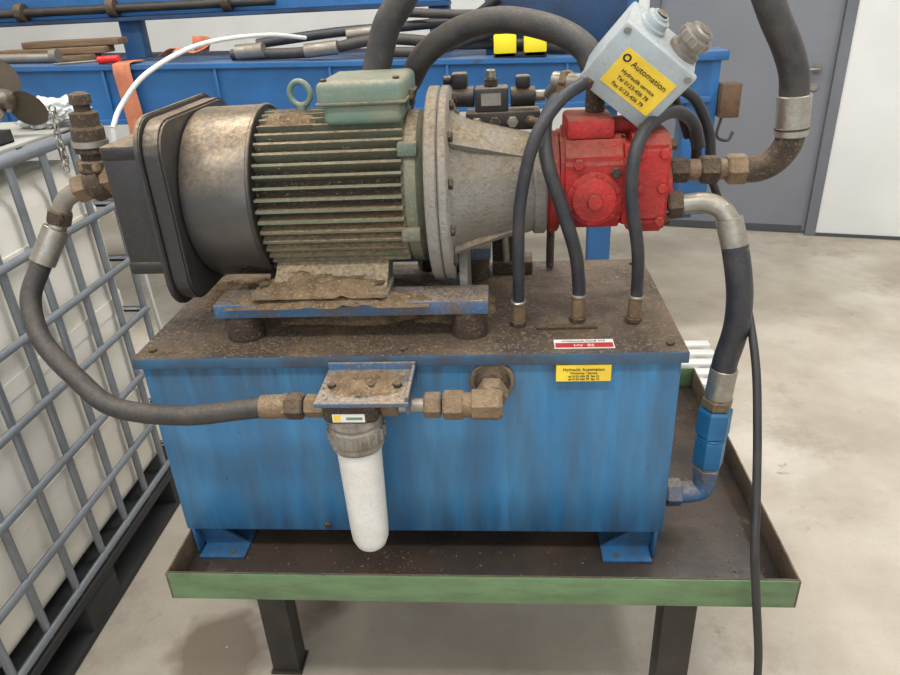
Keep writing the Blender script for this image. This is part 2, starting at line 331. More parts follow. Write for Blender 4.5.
# ------------------------------------------------------------ motor mounting
r=group("motor_mounting_rails")
for i,y in enumerate((.085,.365)):
    box("rail_%d"%i,(.143,y-.038,1.003),(.657,y+.038,1.030),Mbluet,r,.002)
    for j,x in enumerate((.185,.62)):
        lathe("rubber_mount_%d%d"%(i,j),(x,y-.004,ZT),(0,0,1),[(0,.034),(.008,.036),(.026,.032),(.045,.036),(.053,.034)],Mgreasy,r,28)
mound("dust_rail",.36,.065,1.0285,.19,.032,.011,Mdust,r)
flakes("chips_rail",lambda:(random.uniform(.15,.65),random.uniform(.05,.12),1.03),1100,.001,.004,Mdust,r)
# ------------------------------------------------------------ electric motor
AY,AZ=.225,1.197
mo=group("electric_motor")
def ax_l(name,prof,m,g,n=48,sharp=35): return lathe(name,(0,AY,AZ),(1,0,0),prof,m,g,n,sharp)
ax_l("stator_core",[(.235,.122),(.52,.122)],Mfing,mo,48)
bm=bmesh.new(); nf=46
for i in range(nf):
    a=2*math.pi*i/nf; rr=.152
    c,s=math.cos(a),math.sin(a)
    d=Vector((0,c,s)); tt=Vector((0,-s,c))
    if s<-.75: continue
    w0,w1=.0042,.0024
    for (xa,xb) in ((.247,.512),):
        q=[]
        for x in (xa,xb):
            for (rad,w) in ((.118,w0),(rr,w1)):
                for sg in (-1,1):
                    q.append(bm.verts.new(Vector((x,AY,AZ))+d*rad+tt*sg*w))
        for f in ((0,1,3,2),(4,6,7,5),(0,4,5,1),(2,3,7,6),(0,2,6,4),(1,5,7,3)): bm.faces.new([q[z] for z in f])
bm_add(bm,"cooling_fins",Mfin,mo,30)
def onfin():
    a=random.uniform(math.radians(60),math.radians(185)); rad=random.uniform(.124,.150); 
    return (random.uniform(.25,.51),AY+rad*math.cos(a),AZ+rad*math.sin(a))
flakes("fin_dust",onfin,3500,.001,.0032,Mdust,mo)
ax_l("fan_cover",[(.112,.148),(.117,.158),(.128,.162),(.238,.163),(.243,.160),(.243,.12)],Mcover,mo,56)
torus("fan_cover_lip",(.241,AY,AZ),(1,0,0),.161,.004,Mgun,mo,56)
ax_l("drive_end_shield",[(.508,.135),(.516,.142),(.535,.142),(.55,.12),(.56,.12)],Mmot,mo,48)
for i,a in enumerate((40,140,-20,200)):
    c,s=math.cos(math.radians(a)),math.sin(math.radians(a))
    box("shield_lug_%d"%i,(.505,AY+c*.148-.012,AZ+s*.148-.012),(.54,AY+c*.148+.012,AZ+s*.148+.012),Mmot,mo,.004)
ax_l("mounting_flange",[(.553,.178),(.556,.182),(.572,.182),(.575,.178)],Mcast,mo,64)
for i,y in enumerate((.10,.35)):
    box("foot_pad_%d"%i,(.215,y-.04,1.030),(.475,y+.04,1.046),Mmot,mo,.004)
    s=1 if y<AY else -1
    prism("foot_web_%d"%i,[(y-.03*s,1.044),(y+.04*s,1.044),(AY,1.10),(AY-.075*s,1.105)],'x',.255,.47,Mmot,mo)
box("foot_bridge",(.255,.14,1.06),(.47,.31,1.10),Mmot,mo,.01)
for x in (.235,.455):
    hexn("foot_bolt",(x,.085,1.045),(x,.085,1.058),.011,Mgreasy,mo)
box("terminal_box_base",(.375,.135,1.330),(.515,.30,1.368),Mterm,mo,.012,seg=3)
box("terminal_box_lid",(.368,.128,1.362),(.522,.308,1.405),Mterm,mo,.012,seg=4)
box("terminal_lid_seam",(.366,.126,1.366),(.524,.310,1.371),Mmot,mo,.002)
for x in (.382,.508): cyl("lid_screw",(x,.142,1.404),(x,.142,1.409),.006,Mgreasy,mo)
box("terminal_box_neck",(.40,.16,1.30),(.50,.28,1.34),Mmot,mo,.006)
torus("lifting_eye",(.318,.215,1.378),(.25,1,0),.021,.0055,Mterm,mo); cyl("eye_stem",(.318,.215,1.335),(.318,.215,1.36),.009,Mterm,mo)
hexn("cable_gland",(.53,.2,1.365),(.522,.2,1.365),.016,Mgreasy,mo)
mound("dust_foot_front",.345,.09,1.045,.125,.048,.024,Mdust,mo); mound("dust_top",.30,.20,1.335,.05,.05,.012,Mdust,mo)
flakes("chips_feet",lambda:(random.uniform(.22,.47),random.uniform(.06,.14),1.046),700,.001,.004,Mdust,mo)
# ------------------------------------------------------------ oil cooler on motor rear
oc=group("oil_cooler")
prism("fan_shroud",rrect(.040,.40,1.030,1.362,.06),'x',.080,.114,Mgun,oc,.004)
prism("fan_shroud_flange",rrect(.032,.408,1.022,1.370,.062),'x',.072,.082,Mgun,oc,.002)
box("radiator_core",(.006,.060,1.098),(.072,.385,1.320),Mblk,oc,.006)
for z in (1.092,1.300):
    box("header_tank",(.000,.053,z),(.072,.392,z+.026),Mblk,oc,.006)
box("side_plate",(.002,.055,1.102),(.071,.061,1.315),Mgun,oc,.002)
cyl("fan_hub",(.095,AY,AZ),(.112,AY,AZ),.05,Mblk,oc)
cyl("inlet_boss",(.01,.12,1.262),(-.012,.12,1.259),.03,Mgreasy,oc)
# ------------------------------------------------------------ bellhousing
bh=group("pump_bellhousing")
ax_l("flange_ring",[(.576,.178),(.579,.182),(.590,.182),(.594,.176)],Mcast,bh,64)
ax_l("cone",[(.592,.138),(.60,.132),(.63,.119),(.69,.104),(.735,.094),(.745,.090)],Mcast,bh,56,50)
ax_l("pump_flange",[(.742,.092),(.746,.097),(.764,.097),(.768,.092)],Mcast,bh,48)
for i in range(12):
    a=math.radians(i*30+15); c,s=math.cos(a),math.sin(a)
    hexn("flange_bolt_%d"%i,(.594,AY+c*.160,AZ+s*.160),(.602,AY+c*.160,AZ+s*.160),.010,Mgreasy,bh)
for i in range(4):
    a=math.radians(i*90+45); c,s=math.cos(a),math.sin(a); t_=Vector((0,-s,c))
    bm=bmesh.new(); q=[]
    for x,r0,r1 in ((.596,.12,.146),(.735,.085,.0945)):
        for rad in (r0,r1):
            for sg in (-1,1): q.append(bm.verts.new(Vector((x,AY+c*rad,AZ+s*rad))+t_*sg*.005))
    for f in ((0,1,3,2),(4,6,7,5),(0,4,5,1),(2,3,7,6),(0,2,6,4),(1,5,7,3)): bm.faces.new([q[z] for z in f])
    bm_add(bm,"rib_%d"%i,Mcast,bh)
prism("support_foot",[(.14,ZT),(.31,ZT),(.285,1.10),(.165,1.10)],'x',.600,.615,Mcast,bh)
# ------------------------------------------------------------ hydraulic pump
pu=group("hydraulic_pump")
ax_l("pump_mount_flange",[(.769,.090),(.773,.094),(.788,.094),(.792,.088)],Mred,pu,40)
prism("pump_housing",[(.13,1.155),(.155,1.125),(.30,1.125),(.32,1.155),(.32,1.255),(.29,1.292),(.165,1.292),(.13,1.255)],'x',.790,.905,Mred,pu,.008)
prism("pump_end_block",[(.125,1.145),(.145,1.118),(.31,1.118),(.33,1.145),(.33,1.27),(.30,1.30),(.15,1.30),(.125,1.275)],'x',.912,.978,Mred,pu,.006)
box("pump_waist",(.90,.14,1.135),(.915,.31,1.28),Mred,pu,.003)
lathe("side_cover",(.848,.132,1.188),(0,-1,0),[(0,.048),(.006,.048),(.008,.040),(.018,.038),(.02,.030),(.022,.014),(.032,.012)],Mred,pu,32)
for i in range(6):
    a=math.radians(i*60+20); hexn("cover_bolt_%d"%i,(.848+.043*math.cos(a),.127,1.188+.043*math.sin(a)),(.848+.043*math.cos(a),.121,1.188+.043*math.sin(a)),.0055,Mred,pu)
box("regulator",(.80,.16,1.285),(.885,.27,1.322),Mred,pu,.008)
cyl("regulator_spring_cap",(.885,.20,1.303),(.925,.20,1.303),.016,Mred,pu); hexn("regulator_nut",(.925,.20,1.303),(.94,.20,1.303),.013,Mgreasy,pu)
cyl("compensator",(.935,.19,1.29),(.935,.19,1.325),.02,Mred,pu); hexn("compensator_cap",(.935,.19,1.325),(.935,.19,1.338),.017,Mgreasy,pu)
cyl("end_cap",(.978,.2,1.185),(.992,.2,1.185),.045,Mred,pu)
for y in (.15,.305):
    for z in (1.14,1.275): hexn("end_bolt",(.978,y,z),(.990,y,z),.011,Mgreasy,pu)
for z in (1.145,1.205,1.265):
    for x in (.925,.965): hexn("front_bolt",(x,.126,z),(x,.118,z),.009,Mred,pu)
hexn("gauge_port",(.885,.131,1.235),(.885,.118,1.235),.010,Mgreasy,pu)
hexn("drain_plug",(.82,.131,1.25),(.82,.12,1.25),.010,Mred,pu)
# ------------------------------------------------------------ return filter
f=group("return_line_filter")
FX,FY=.421,-.088
box("bracket_plate",(.365,-.135,.919),(.525,-.013,.927),Mbluet,f,.001)
box("bracket_back",(.365,-.0185,.89),(.525,-.0125,.940),Mbluet,f,.001)
box("bracket_side",(.519,-.13,.900),(.525,-.013,.936),Mbluet,f,.001)
box("filter_head",(FX-.048,FY-.036,.878),(FX+.048,FY+.036,.918),Mgreasy,f,.01,seg=3)
box("head_label",(FX-.03,FY-.0375,.884),(FX+.026,FY-.0355,.900),Mlwh,f,0); box("head_label_stripe",(FX-.028,FY-.038,.886),(FX-.016,FY-.036,.898),Myel,f,0); box("head_label_arrow",(FX-.006,FY-.038,.889),(FX+.022,FY-.036,.894),mat("label_green",lin((96,136,104)),.4,bump=0),f,0)
prof=[(0,.030),(.003,.046),(.012,.049),(.02,.046),(.024,.049),(.05,.049),(.054,.046),(.062,.048),(.068,.045),(.07,.03)]
lathe("filter_collar",(FX,FY,.882),(0,0,-1),prof,Mcollar,f,40)
for i in range(20):
    a=2*math.pi*i/20; p=Vector((FX+.049*math.cos(a),FY+.049*math.sin(a),0))
    cyl("collar_rib_%d"%i,p+Vector((0,0,.856)),p+Vector((0,0,.834)),.0035,Mcollar,f,8,.0005)
lathe("filter_bowl",(FX,FY,.815),(0,0,-1),[(0,.040),(.02,.040),(.19,.0365),(.215,.035),(.232,.029),(.241,.020),(.245,.010),(.246,.001)],Mbowl,f,40,60)
torus("bowl_ring",(FX,FY,.806),(0,0,1),.040,.002,Mbowl,f)
for x in (.385,.455,.50):
    hexn("bracket_bolt",(x,-.08,.927),(x,-.08,.935),.008,Mgreasy,f)
mound("dust_bracket",.44,-.07,.926,.07,.045,.006,Mdust,f)
flakes("chips_bracket",lambda:(random.uniform(.37,.52),random.uniform(-.13,-.02),.927),300,.001,.003,Mdust,f)
Z=.894
hexn("outlet_nut_a",(.469,FY,Z),(.50,FY,Z),.019,Mbrass,f); cyl("outlet_pipe",(.50,FY,Z),(.55,FY,Z),.0125,Mzinc,f)
hexn("outlet_nut_b",(.545,FY,Z),(.575,FY,Z),.023,Mbrass,f); hexn("outlet_nut_c",(.578,FY,Z),(.615,FY,Z),.026,Mbrass,f)
tube("outlet_elbow",[(.61,FY,Z),(.64,FY,Z),(.657,FY+.012,Z),(.662,FY+.035,Z),(.662,-.02,Z)],.022,Mbrass,f)
lathe("elbow_block",(.625,FY,Z),(1,0,0),[(0,.022),(.004,.027),(.05,.027),(.056,.022)],Mbrass,f,8,30,math.pi/8)
hexn("elbow_nut",(.662,-.068,Z),(.662,-.036,Z),.029,Mbrass,f)
hexn("inlet_nut_a",(.335,FY,Z),(.373,FY,Z),.021,Mbrass,f); hexn("inlet_nut_b",(.302,FY,Z),(.333,FY,Z),.024,Mgreasy,f)
# ------------------------------------------------------------ return hose loop
h=group("return_hose")
P=[(.27,FY,Z),(.216,-.088,.887),(.104,-.088,.876),(-.029,-.068,.882),(-.108,-.035,.925),(-.180,.005,.985),(-.210,.05,1.048),(-.192,.085,1.105),(-.168,.105,1.15)]
tube("hose_body",P,.0185,Mrub,h,12,20)
cyl("ferrule_filter",(.255,-.088,.8925),(.302,FY,Z),.0215,Mbrass,h); hexn("collar_filter",(.295,FY,Z),(.303,FY,Z),.023,Mbrass,h)
cyl("ferrule_cooler",(-.190,.087,1.108),(-.158,.113,1.168),.0235,Mzinc,h)
tube("bent_pipe",[(-.160,.112,1.16),(-.148,.12,1.19),(-.128,.12,1.22),(-.095,.12,1.237),(-.07,.12,1.243)],.0165,Mzinc,h)
hexn("elbow_nut_a",(-.154,.117,1.175),(-.145,.122,1.20),.024,Mgreasy,h)
hexn("elbow_nut_b",(-.098,.12,1.238),(-.068,.12,1.246),.027,Mbrass,h)
v=group("pressure_relief_valve")
cyl("port_collar",(-.064,.12,1.247),(-.035,.12,1.256),.033,Mgreasy,v); hexn("port_nut",(-.04,.12,1.254),(-.012,.12,1.259),.031,Mbrass,v)
lathe("valve_stack",(-.052,.12,1.262),(.04,0,1),[(0,.022),(.012,.03),(.028,.03),(.031,.021),(.042,.021),(.044,.028),(.085,.028),(.09,.024),(.112,.024),(.115,.014),(.125,.014),(.127,.019),(.143,.017),(.147,.007)],Mgreasy,v,20,25)
hexn("valve_nut",(-.0515,.12,1.275),(-.0505,.12,1.292),.033,Mbrass,v)
lathe("valve_ring",(-.050,.12,1.315),(.04,0,1),[(0,.02),(.002,.031),(.012,.031),(.014,.02)],Mzinc,v,24)
for i in range(11):
    torus("chain_link_%d"%i,(-.092+.002*math.sin(i)-.0006*i,.105,1.385-.0105*i),(1,0,0) if i%2 else (0,1,0),.0056,.0018,Mzinc,v,12,6)
# ------------------------------------------------------------ control box
cb=group("control_box")
RR=Matrix.Rotation(math.radians(38),3,'Y')@Matrix.Rotation(math.radians(24),3,'X')
cc=Vector((.916,.165,1.404))
def cbox(name,lo,hi,m,bev=.003):
    lo=Vector(lo);hi=Vector(hi); c=RR@((lo+hi)/2); hd=(hi-lo)/2
    return box(name,cc+c-hd,cc+c+hd,m,cb,bev,RR)
cbox("housing",(-.068,-.030,-.060),(.074,.055,.060),Mbox,.006); cbox("cover",(-.071,-.046,-.063),(.077,-.031,.063),Mbox,.005)
cbox("label",(-.042,-.0475,-.036),(.060,-.0455,.034),Myel,0)
for sx in (-.061,.066):
    for sz in (-.053,.053):
        p=cc+RR@Vector((sx,-.046,sz)); cyl("cover_screw",p,p+RR@Vector((0,-.002,0)),.006,Msteel,cb)
e=(RR@Matrix.Rotation(math.pi/2,3,'X')).to_euler()
for i,(b_,sz,zz,xx) in enumerate((("Automation",.0148,.014,.016),("Hydraulik service",.0098,-.003,.009),("Tel 0123-456 78",.0098,-.016,.009),("Fax 0123-456 79",.0098,-.029,.009))):
    text("label_text_%d"%i,b_,cc+RR@Vector((xx,-.0482,zz)),sz,Mink,cb,e)
pp=cc+RR@Vector((-.032,-.0472,.020)); 
torus("label_logo",pp,RR@Vector((0,1,0)),.0055,.0017,Mink,cb)
pa_=RR@Vector((0,0,1))
q0=cc+RR@Vector((.042,.012,.059))
lathe("plug_connector",q0,pa_,[(0,.028),(.008,.028),(.01,.022),(.02,.022),(.022,.027),(.036,.027),(.038,.020),(.046,.020),(.048,.016)],Msteel,cb,24)
for i in range(12):
    a=2*math.pi*i/12; _,uu,ww=frame(pa_); s0=q0+(uu*math.cos(a)+ww*math.sin(a))*.027
    cyl("plug_knurl_%d"%i,s0+pa_*.023,s0+pa_*.035,.0022,Mzinc,cb,6,.0004)
cyl("plug_core",q0+pa_*.047,q0+pa_*.049,.012,Mblk,cb)
q1=cc+RR@Vector((-.025,.012,.059)); lathe("round_gland",q1,pa_,[(0,.025),(.006,.025),(.008,.021),(.018,.021),(.02,.014),(.024,.014)],Mbox,cb,24)
cyl("gland_core",q1+pa_*.024,q1+pa_*.027,.010,Mblk,cb)
tube("connector_lead",[cc+RR@Vector((.072,.02,0)),cc+RR@Vector((.092,.03,0)),cc+RR@Vector((.10,.05,-.02)),(1.02,.26,1.30),(1.04,.285,1.26)],.007,Mrub2,cb,8,10)
q2=cc+RR@Vector((-.03,0,-.060)); hexn("cable_gland_a",q2,q2+RR@Vector((0,0,-.018)),.014,Mgreasy,cb)
q3=cc+RR@Vector((.03,0,-.060)); hexn("cable_gland_b",q3,q3+RR@Vector((0,0,-.018)),.014,Mgreasy,cb)
cyl("mounting_post",(.935,.19,1.338),(.935,.185,1.375),.012,Mgreasy,cb)
# ------------------------------------------------------------ thin pilot hoses
def pilot(name,base,path,r,m):
    g=group(name); b=Vector(base); up=(Vector(path[0])-b).normalized()
    hexn("base_nut",b,b+up*.012,.016,Mgreasy,g); cyl("ferrule",b+up*.012,b+up*.055,.0125,Mbrass,g); cyl("ferrule_ring",b+up*.05,b+up*.056,.0145,Mzinc,g)
    tube("hose_body",[b+up*.05]+path,r,m,g,12,14); return g
g=pilot("pilot_hose",(.712,.108,.951),[(.713,.098,1.03),(.713,.088,1.11),(.717,.085,1.201),(.741,.09,1.303),(.785,.12,1.361),(.83,.15,1.385)],.0110,Mrub3)
hexn("top_nut",(.826,.149,1.384),(.85,.16,1.388),.014,Mgreasy,g)
g=pilot("pilot_hose",(.825,.118,.951),[(.827,.122,1.02),(.818,.11,1.09),(.794,.10,1.17),(.764,.105,1.262),(.762,.15,1.32),(.785,.20,1.352)],.0125,Mrub3)
g=pilot("pilot_hose",(.93,.114,.951),[(.933,.112,1.02),(.926,.095,1.10),(.908,.092,1.20),(.910,.10,1.27),(.935,.13,1.312),(.985,.18,1.325),(1.03,.22,1.30),(1.055,.25,1.25)],.0115,Mrub3)
g=group("signal_cable")
tube("cable_loop_a",[(.96,.26,1.33),(1.00,.27,1.352),(1.045,.28,1.33),(1.08,.29,1.27),(1.09,.29,1.22)],.010,Mrub2,g)
tube("cable_loop_b",[(.96,.24,1.315),(.99,.25,1.322),(1.03,.265,1.30),(1.055,.275,1.25),(1.06,.28,1.215)],.010,Mrub2,g)
# ------------------------------------------------------------ right hoses
g=group("pressure_hose")
hexn("nut_a",(.994,.215,1.213),(1.03,.216,1.213),.024,Mgreasy,g); cyl("adapter",(1.03,.216,1.213),(1.065,.214,1.213),.02,Mbrass,g); hexn("nut_b",(1.05,.214,1.213),(1.085,.213,1.213),.027,Mgreasy,g)
cyl("adapter_b",(1.083,.213,1.213),(1.10,.212,1.213),.019,Mbrass,g); hexn("nut_c",(1.098,.212,1.213),(1.135,.21,1.213),.029,Mbrass,g)
tube("elbow",[(1.13,.21,1.212),(1.155,.207,1.214),(1.18,.205,1.228),(1.196,.2,1.255),(1.200,.2,1.285)],.0245,Mgreasy,g)
cyl("ferrule",(1.200,.2,1.272),(1.195,.2,1.342),.0285,Mzinc,g); cyl("ferrule_band",(1.1995,.2,1.283),(1.199,.2,1.289),.0295,Mgun,g)
tube("hose_body",[(1.195,.2,1.335),(1.187,.2,1.38),(1.167,.2,1.425),(1.138,.2,1.475),(1.11,.205,1.54),(1.09,.22,1.64),(1.08,.24,1.8),(1.08,.27,2.1)],.0245,Mrub,g,12,20)
g=group("suction_hose")
hexn("pump_nut",(.986,.155,1.165),(1.012,.15,1.168),.026,Mgreasy,g)
tube("bent_pipe",[(1.01,.15,1.167),(1.045,.14,1.172),(1.073,.13,1.163),(1.089,.12,1.14)],.0185,Mzinc,g)
cyl("ferrule_top",(1.086,.122,1.148),(1.102,.108,1.088),.0235,Mzinc,g)
tube("hose_body",[(1.099,.11,1.10),(1.109,.10,1.05),(1.116,.095,1.0),(1.117,.095,.94),(1.108,.10,.87),(1.105,.10,.83)],.0235,Mrub3,g,12,20)
cyl("ferrule_bottom",(1.108,.10,.855),(1.104,.10,.79),.026,Mzinc,g); hexn("swivel_nut",(1.104,.10,.79),(1.103,.10,.765),.030,Mbrass,g)
hexn("coupling_top",(1.103,.10,.765),(1.102,.10,.70),.034,Mcoup,g); hexn("coupling_body",(1.102,.10,.695),(1.101,.10,.625),.031,Mcoup,g); cyl("coupling_neck",(1.102,.10,.70),(1.102,.10,.695),.029,Mcoup,g); hexn("coupling_nut",(1.101,.10,.622),(1.1,.10,.597),.027,Mbluet,g)
tube("bottom_elbow",[(1.1,.10,.605),(1.1,.10,.575),(1.092,.10,.56),(1.07,.10,.553),(1.04,.10,.552)],.023,Mbluet,g)
hexn("tank_nut",(1.055,.10,.552),(1.02,.10,.552),.030,Mbluet,g); cyl("tank_stub",(1.022,.10,.552),(1.001,.10,.552),.022,Mbluet,g)
g=group("power_cable")
tube("cable_body",[(1.09,.29,1.19),(1.12,.24,1.10),(1.142,.16,1.0),(1.143,.05,.905),(1.140,-.02,.80),(1.133,-.09,.68),(1.127,-.135,.604),(1.14,-.15,.50),(1.165,-.15,.35),(1.18,-.15,.2),(1.2,-.17,.05),(1.23,-.2,.012),(1.35,-.3,.0085),(1.6,-.4,.0085)],.0078,Mrub2,g,10,12)
g=group("supply_hose")
tube("hose_riser",[(.430,.325,1.36),(.450,.33,1.42),(.472,.33,1.48),(.515,.33,1.54),(.555,.34,1.65),(.57,.36,1.9),(.57,.38,2.2)],.027,Mrub,g,12,20)
hexn("lower_nut",(.425,.33,1.31),(.43,.325,1.36),.028,Mgreasy,g)
tube("hose_drop",[(.425,.33,1.31),(.40,.39,1.22),(.39,.42,1.10),(.39,.425,.97)],.020,Mrub,g); hexn("tank_nut",(.39,.425,.951),(.39,.425,.98),.026,Mgreasy,g)
g=group("return_arch_hose")
tube("hose_body",[(.50,.37,1.37),(.54,.35,1.425),(.61,.33,1.466),(.69,.31,1.480),(.78,.28,1.462),(.835,.25,1.43),(.855,.235,1.39)],.0235,Mrub,g,12,20)
hexn("pump_nut",(.857,.235,1.37),(.855,.235,1.395),.025,Mgreasy,g); cyl("pump_stub",(.857,.235,1.322),(.857,.235,1.372),.018,Mgreasy,g)
tube("hose_tail",[(.50,.37,1.37),(.482,.40,1.30),(.49,.42,1.15),(.51,.425,1.0),(.51,.425,.97)],.020,Mrub,g); hexn("tank_nut",(.51,.425,.951),(.51,.425,.98),.026,Mgreasy,g)
# ------------------------------------------------------------ valve manifold behind bellhousing
g=group("valve_manifold")
box("stand",(.66,.385,ZT),(.72,.43,1.27),Mgreasy,g,.004); box("stand_foot",(.66,.37,ZT),(.75,.44,ZT+.03),Mgreasy,g,.004)
box("manifold_block",(.612,.375,1.268),(.765,.44,1.305),Mgun,g,.003)
def vcyl(nm,x,z,L,r,m): cyl(nm,(x,.405,z),(x+L,.405,z),r,m,g)
vcyl("solenoid_a",.575,1.334,.055,.021,Mblk); vcyl("solenoid_cap",.563,1.334,.014,.013,Mzinc); box("valve_body",(.632,.378,1.305),(.70,.432,1.352),Mgun,g,.004)
vcyl("solenoid_b",.705,1.330,.05,.020,Mblk); vcyl("solenoid_b_cap",.755,1.330,.022,.012,Mzinc)
box("din_plug_a",(.585,.385,1.352),(.618,.42,1.382),Mblk,g,.005); box("din_plug_b",(.715,.385,1.348),(.745,.42,1.372),Mblk,g,.005)
cyl("plug_gland",(.585,.40,1.368),(.568,.40,1.368),.009,Mblk,g)
box("valve_tag",(.645,.3765,1.318),(.685,.3785,1.342),Mzinc,g,0)
cyl("relief_knob",(.665,.405,1.352),(.665,.405,1.368),.014,Mgreasy,g); cyl("relief_knob_top",(.665,.405,1.368),(.665,.405,1.385),.010,Mzinc,g)
for i,x in enumerate((.635,.672,.708,.745)):
    hexn("port_%d"%i,(x,.375,1.286),(x,.36,1.286),.012,Mgreasy if i%2 else Mzinc,g)
tube("pipe_a",[(.635,.36,1.286),(.63,.345,1.28),(.625,.36,1.25),(.68,.38,1.1),(.69,.38,1.0),(.69,.38,.98)],.008,Mzinc,g)
tube("pipe_b",[(.745,.36,1.286),(.76,.34,1.285),(.78,.36,1.25),(.79,.39,1.12),(.79,.40,.955)],.009,Mgreasy,g)
cyl("tee_body",(.785,.30,1.372),(.84,.27,1.368),.016,Mzinc,g); hexn("tee_nut",(.80,.294,1.371),(.815,.285,1.37),.021,Mbrass,g); cyl("tee_drop",(.80,.294,1.371),(.785,.39,1.335),.013,Mzinc,g)
cyl("tee_stub",(.805,.29,1.345),(.805,.29,1.372),.016,Mbrass,g)
# ------------------------------------------------------------ floor crumbs
flakes("floor_crumbs",lambda:(random.uniform(-.3,3),random.uniform(-.3,3),0),900,.002,.006,mat("crumbs",lin((190,178,156)),.9,bump=0))
# ------------------------------------------------------------ IBC container
ib=group("ibc_tote")
bx0,bx1,by0,by1=-1.44,-.44,-.37,.83
box("plastic_bottle",(bx0+.03,by0+.03,.165),(bx1-.028,by1-.03,1.17),Mibc,ib,.07,seg=6)
for i,z in enumerate((.42,.72,.98)): 
    prism("bottle_band_%d"%i,rrect(bx0+.026,bx1-.024,by0+.026,by1-.026,.07),'z',z,z+.055,Mibc,ib,.006)
cyl("lid_ring",((bx0+bx1)/2,(by0+by1)/2,1.165),((bx0+bx1)/2,(by0+by1)/2,1.20),.09,Mpal,ib)
for z in (.17,.34,.51,.68,.85,1.02,1.235):
    rr_=.011 if z<1.2 else .015
    tube("cage_ring_%d"%int(z*100),[(bx1,by0,z),(bx1,by1,z),(bx0,by1,z),(bx0,by0,z),(bx1,by0,z)],rr_,Mcage,ib,1,8,False)
n=9
for i in range(n+1):
    y=by0+(by1-by0)*i/n
    cyl("cage_bar_right_%d"%i,(bx1-.008,y,.15),(bx1-.008,y,1.235),.010,Mcage,ib,8); cyl("cage_bar_left_%d"%i,(bx0,y,.15),(bx0,y,1.235),.010,Mcage,ib,8)
for i in range(1,8):
    x=bx0+(bx1-bx0)*i/8; cyl("cage_bar_back_%d"%i,(x,by1,.15),(x,by1,1.235),.010,Mcage,ib,8); cyl("cage_bar_front_%d"%i,(x,by0,.15),(x,by0,1.235),.010,Mcage,ib,8)
box("pallet_deck",(bx0-.01,by0-.01,.125),(bx1+.012,by1+.01,.152),Mpal,ib,.004)
for x in (bx0+.06,(bx0+bx1)/2,bx1-.06):
    for y in (by0+.07,(by0+by1)/2,by1-.07): box("pallet_block",(x-.065,y-.075,.022),(x+.065,y+.075,.126),Mpal,ib,.004)
    box("pallet_skid",(x-.065,by0,0),(x+.065,by1,.024),Mpal,ib,.004)
# things on top of tote
bd=group("cover_sheet"); box("sheet_board",(-.98,.30,1.2505),(-.45,.84,1.259),Mcard,bd,.002)
bg=group("plastic_bag")
bm=bmesh.new(); bmesh.ops.create_icosphere(bm,subdivisions=5,radius=1)
for v_ in bm.verts:
    p=v_.co.copy(); n_=noise.noise(p*2.3)*.35+abs(noise.noise(p*5))*.35; p*=1+n_; v_.co=Vector((-.505+p.x*.075,.745+p.y*.06,max(1.2595,1.285+p.z*.04)))
bm_add(bm,"bag_film",Mplast,bg,60)
pr=group("boat_propeller")
pc=Vector((-.52,.60,1.345)); pa=Vector((.35,-.85,.25)).normalized()
lathe("hub",pc-pa*.04,pa,[(0,.02),(.02,.026),(.06,.024),(.085,.013),(.09,.004)],Mprop,pr,24)
_,u_,w_=frame(pa)
for b_ in range(3):
    bm=bmesh.new(); a0=b_*2*math.pi/3+math.pi/2+math.pi; grid=[]
    for i in range(9):
        rad=.02+.075*i/8; wd=.042*math.sin(math.pi*min(1,(i+1.0)/9.2))**.6+.006; row=[]
        for j in range(7):
            s_=(j/6*2-1); ang=a0+s_*wd/rad*.8; off=s_*wd*.55
            row.append(bm.verts.new(pc+(u_*math.cos(ang)+w_*math.sin(ang))*rad+pa*off))
        grid.append(row)
    for i in range(8):
        for j in range(6): bm.faces.new((grid[i][j],grid[i][j+1],grid[i+1][j+1],grid[i+1][j]))
    bmesh.ops.solidify(bm,geom=list(bm.faces),thickness=.004)
    bm_add(bm,"blade_%d"%b_,Mprop,pr,60)
dt=group("parts_tray")
tx0,tx1,ty0,ty1,tz=-.70,-.475,.36,.52,1.2595
box("tray_base",(tx0,ty0,tz),(tx1,ty1,tz+.006),Mpal,dt,.002)
for nm,lo,hi in (("tray_wall_a",(tx0,ty0,tz),(tx1,ty0+.006,tz+.03)),("tray_wall_b",(tx0,ty1-.006,tz),(tx1,ty1,tz+.03)),("tray_wall_c",(tx0,ty0,tz),(tx0+.006,ty1,tz+.03)),("tray_wall_d",(tx1-.006,ty0,tz),(tx1,ty1,tz+.03))): box(nm,lo,hi,Mpal,dt,.002)
for i in range(9):
    x=random.uniform(tx0+.03,tx1-.04);y=random.uniform(ty0+.03,ty1-.03); cyl("hex_fitting_%d"%i,(x,y,tz+.02),(x+.02,y+.01,tz+.04),.014,Msteel,dt,6)
# ------------------------------------------------------------ background machine
mf=group("timber_processing_machine")
def sl(x): return 1.248-.028*(x-.9)
prism("front_beam",[(-3.2,1.095),(1.52,1.08),(1.52,sl(1.5)),(-3.2,sl(-3.2))],'y',1.90,1.98,Mblueb,mf,.006)
prism("front_beam_flange",[(-3.2,sl(-3.2)-.004),(1.52,sl(1.5)-.004),(1.52,sl(1.5)+.016),(-3.2,sl(-3.2)+.016)],'y',1.88,2.05,Mblueb,mf,.003)
prism("lower_flange",[(-3.2,1.085),(1.52,1.07),(1.52,1.09),(-3.2,1.105)],'y',1.88,2.05,Mblueb,mf,.003)
prism("deck",[(-3.2,sl(-3.2)-.02),(1.5,sl(1.5)-.02),(1.5,sl(1.5)),(-3.2,sl(-3.2))],'y',2.0,2.75,Mblued,mf)
for i in range(9):
    x=-2.9+.48*i; box("beam_stiffener_%d"%i,(x,1.885,1.10),(x+.012,1.902,sl(x)-.004),Mblueb,mf,.002)
